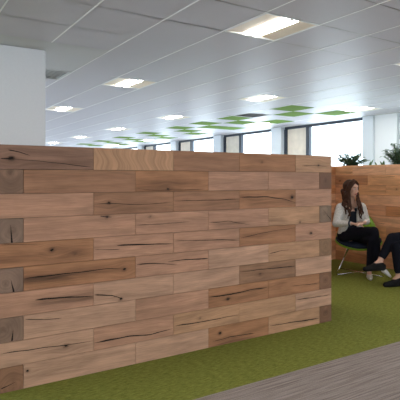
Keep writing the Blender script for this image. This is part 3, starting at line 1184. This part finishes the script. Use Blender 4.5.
    # trousers, one continuous garment
    blob('trousers', [[(hip_r, .092), (hip_r.lerp(kn_r, .5), .080), (kn_r, .063), (kn_r.lerp(an_r, .35), .058), (kn_r.lerp(an_r, .90), .042)],
                      [(hip_l, .092), (hip_l.lerp(kn_l, .5), .078), (kn_l, .062), (kn_l.lerp(an_l, .35), .058), (kn_l.lerp(an_l, .91), .043)],
                      [(pel + V((-.02, .03, 0)), .115), (pel + V((.02, .03, 0)), .115)]], [], M['trous'], root, 0.008, 4)
    # pointed flat shoes
    s = blob('shoe', [[(V((.030, -.375, .034)), .030), (V((.000, -.470, .036)), .038), (V((-.014, -.545, .028)), .024)],
                      [(V((.026, -.385, .050)), .030), (V((.000, -.470, .030)), .032)]], [], M['silver'], root, 0.005, 3)
    s = blob('shoe', [[(an_r + V((.008, .012, -.030)), .028), (V((.155, -.595, .118)), .030), (V((.190, -.650, .075)), .013)]], [], M['whiteshoe'], root, 0.005, 3)
    s['label'] = 'paler silver shoe on the crossed leg'
    return root


def other_person():
    root = empty('person', at(2.73, 5.95), BR)
    tag(root, 'person at right edge in black trousers and black shoes with bare ankles', 'person')
    V = Vector
    # faces the woman: -x. Right leg (far) crossed over the left (near)
    hip_r, hip_l = V((-.02, .060, .53)), V((-.02, -.100, .515))
    kn_r, kn_l = V((-.455, -.105, .548)), V((-.440, -.200, .455))
    an_r, an_l = V((-.625, -.165, .285)), V((-.415, -.200, .120))
    pel, belly, chest, neck = V((.0, -.02, .53)), V((.03, -.02, .68)), V((.04, -.02, .85)), V((.03, -.02, 1.01))
    sh_r, sh_l = V((.04, .15, .955)), V((.04, -.19, .955))
    el_r, el_l = V((.03, .22, .70)), V((.03, -.25, .70))
    wr_r, wr_l = V((-.14, .10, .66)), V((-.14, -.13, .66))
    H = head_frame((.0, -.02, 1.20), (-1, 0.05, -0.03))
    hc, he = head_bits(H)
    toe_r, ball_r = V((-.815, -.225, .205)), V((-.745, -.205, .215))
    toe_l, ball_l = V((-.585, -.235, .026)), V((-.520, -.225, .034))
    caps = list(hc) + [[(neck - V((0, 0, .03)), .055), (H @ V((0, -.015, -.04)), .05)], [(sh_r, .05), (neck - V((0, 0, .03)), .055), (sh_l, .05)],
            [(chest, .115), (belly, .105), (pel, .115)], [(sh_r, .048), (el_r, .038), (wr_r, .026)], [(sh_l, .048), (el_l, .038), (wr_l, .026)],
            [(hip_r, .08), (kn_r, .054), (kn_r.lerp(an_r, .35), .046), (an_r, .032), (ball_r, .026)],
            [(hip_l, .08), (kn_l, .054), (kn_l.lerp(an_l, .35), .048), (an_l, .034), (ball_l, .024)],
            [(an_r, .034), (an_r + V((.03, .01, -.045)), .030)], [(an_l, .034), (an_l + V((.03, 0, -.06)), .030)]]
    caps += hand_parts(wr_r, (-0.8, -0.45, -0.12), (0, 0, -1), 1.0, .25, -1)
    caps += hand_parts(wr_l, (-0.8, 0.35, -0.12), (0, 0, -1), 1.0, .25, 1)
    blob('body', caps, he, M['skin'], root, 0.0065, 4)
    face_bits(H, root, M['hair2'])
    R3 = H.to_3x3()
    blob('hair', [[(H @ V((-.05, .055, .085)), .022), (H @ V((.05, .055, .085)), .022)]],
         [(H @ V((0, -.028, .036)), (.081, .092, .090), R3), (H @ V((0, -.055, -.02)), (.07, .055, .08), R3)], M['hair2'], root, 0.007, 2)
    blob('sweater', [[(chest, .130), (belly, .120), (pel + V((.01, 0, .02)), .125)], [(sh_r, .060), (chest + V((0, 0, .08)), .085), (sh_l, .060)],
                     [(sh_r, .060), (el_r, .050), (el_r.lerp(wr_r, .85), .036)], [(sh_l, .060), (el_l, .050), (el_l.lerp(wr_l, .85), .036)]], [], M['navy'], root, 0.009, 3)
    blob('trousers', [[(hip_r, .095), (hip_r.lerp(kn_r, .5), .082), (kn_r, .066), (kn_r.lerp(an_r, .35), .058), (kn_r.lerp(an_r, .78), .046)],
                      [(hip_l, .095), (hip_l.lerp(kn_l, .5), .080), (kn_l, .066), (kn_l.lerp(an_l, .35), .060), (kn_l.lerp(an_l, .80), .050)],
                      [(pel + V((.02, .04, 0)), .125), (pel + V((.02, -.04, 0)), .125)]], [], M['trous'], root, 0.008, 4)
    for an, ball, toe in ((an_r, ball_r, toe_r), (an_l, ball_l, toe_l)):
        dn = V((.45, .05, -.88)) if an is an_r else V((.3, .02, -1))
        heel = an + dn.normalized() * (.085 if an is an_r else .088)
        sh = blob('shoe', [[(heel, .036), (ball, .040), (toe, .030)], [(heel + V((0, 0, .020)), .037), (ball + V((.04, .004, .022)), .037)], [(an + V((.012, 0, -.030)), .036), (ball + V((.03, 0, .016)), .036)]], [], M['blacks'], root, 0.006, 3)
    return root


woman()
other_person()


# ------------------------------------------------------------------ planting behind the timber wall
m = MB()
px0, px1, py0, py1 = 6.085, 6.42, 2.2, 5.75
m.box(px0, px0 + .02, py0, py1, 0, 1.385)
m.box(px1 - .02, px1, py0, py1, 0, 1.385)
m.box(px0 + .02, px1 - .02, py0, py0 + .02, 0, 1.385)
m.box(px0 + .02, px1 - .02, py1 - .02, py1, 0, 1.385)
m.box(px0 + .02, px1 - .02, py0 + .02, py1 - .02, 0, 0.03)
pr = empty('planter_trough', (0, 0, 0))
m.build('trough', M['trough'], pr)
m = MB()
m.box(px0 + .021, px1 - .021, py0 + .021, py1 - .021, 1.20, 1.38)
m.build('soil', M['soil'], pr)
tag(pr, 'long planter hidden behind the oak wall, holding the plants', 'planter')


def leaf(bm, p, d, ln, w, droop=0.25):
    d = Vector(d).normalized()
    s = d.cross(Vector((0, 0, 1)))
    s = s.normalized() if s.length > 1e-3 else Vector((1, 0, 0))
    n = s.cross(d)
    rows = []
    for k in range(5):
        t = k / 4
        c = Vector(p) + d * ln * t - Vector((0, 0, droop * ln * t * t))
        ww = w * math.sin(math.pi * min(.97, t * .9 + .06)) * .5
        rows.append((bm.verts.new(c - s * ww + n * ww * .35), bm.verts.new(c), bm.verts.new(c + s * ww + n * ww * .35)))
    for a, b in zip(rows[:-1], rows[1:]):
        bm.faces.new((a[0], a[1], b[1], b[0])).smooth = True
        bm.faces.new((a[1], a[2], b[2], b[1])).smooth = True


def bush(loc, h, rad, nst, seed, label):
    rnd = random.Random(seed)
    root = empty('potted_plant', loc)
    st, fo = MB(), MB()
    for k in range(nst):
        a = rnd.uniform(0, 6.283)
        rr = rad * math.sqrt(rnd.uniform(0.02, 1))
        hh = h * rnd.uniform(.62, 1.0) * (1 - .35 * (rr / rad) ** 2)
        tip = Vector((math.cos(a) * rr, math.sin(a) * rr * 1.0, hh))
        midp = Vector((tip.x * .35, tip.y * .35, hh * .55))
        st.tube([(tip.x * .1, tip.y * .1, 0), midp, tip], [.005, .004, .002], 5)
        for q in range(26):
            t = .18 + .82 * q / 25
            p = midp.lerp(tip, (t - .45) / .55) if t > .45 else midp * (t / .45)
            b = rnd.uniform(0, 6.283)
            leaf(fo.bm, p, (math.cos(b), math.sin(b), rnd.uniform(-.1, .7)), rnd.uniform(.045, .080), rnd.uniform(.024, .040))
    st.build('stem', M['stem'], root)
    fo.build('foliage', M['leaf'], root)
    tag(root, label, 'plant', 'plants above the oak wall')


def spike(loc, h, n, seed, label):
    rnd = random.Random(seed)
    root = empty('spiky_plant', loc)
    for k in range(n):
        f = MB()
        a = rnd.uniform(0, 6.283)
        leaf(f.bm, (0, 0, 0), (math.cos(a) * .35, math.sin(a) * .35, 1), h * rnd.uniform(.8, 1.05), .042, .08)
        f.build('leaf', M['blade'], root)
    tag(root, label, 'plant', 'spiky plants above the oak wall')


bush((6.25, 5.33, 1.386), 0.33, 0.27, 38, 11, 'leafy dark green plant on the oak wall, above and behind the seated woman')
bush((6.25, 4.48, 1.386), 0.40, 0.25, 40, 5, 'taller leafy dark green plant on the oak wall at the right edge')
spike((6.25, 4.97, 1.386), 0.19, 3, 2, 'spiky green shoot just right of the left leafy plant')
spike((6.25, 4.83, 1.386), 0.15, 2, 3, 'smallest spiky green shoot, middle one between the two leafy plants')
spike((6.25, 4.73, 1.386), 0.18, 3, 4, 'spiky green shoot just left of the taller leafy plant')
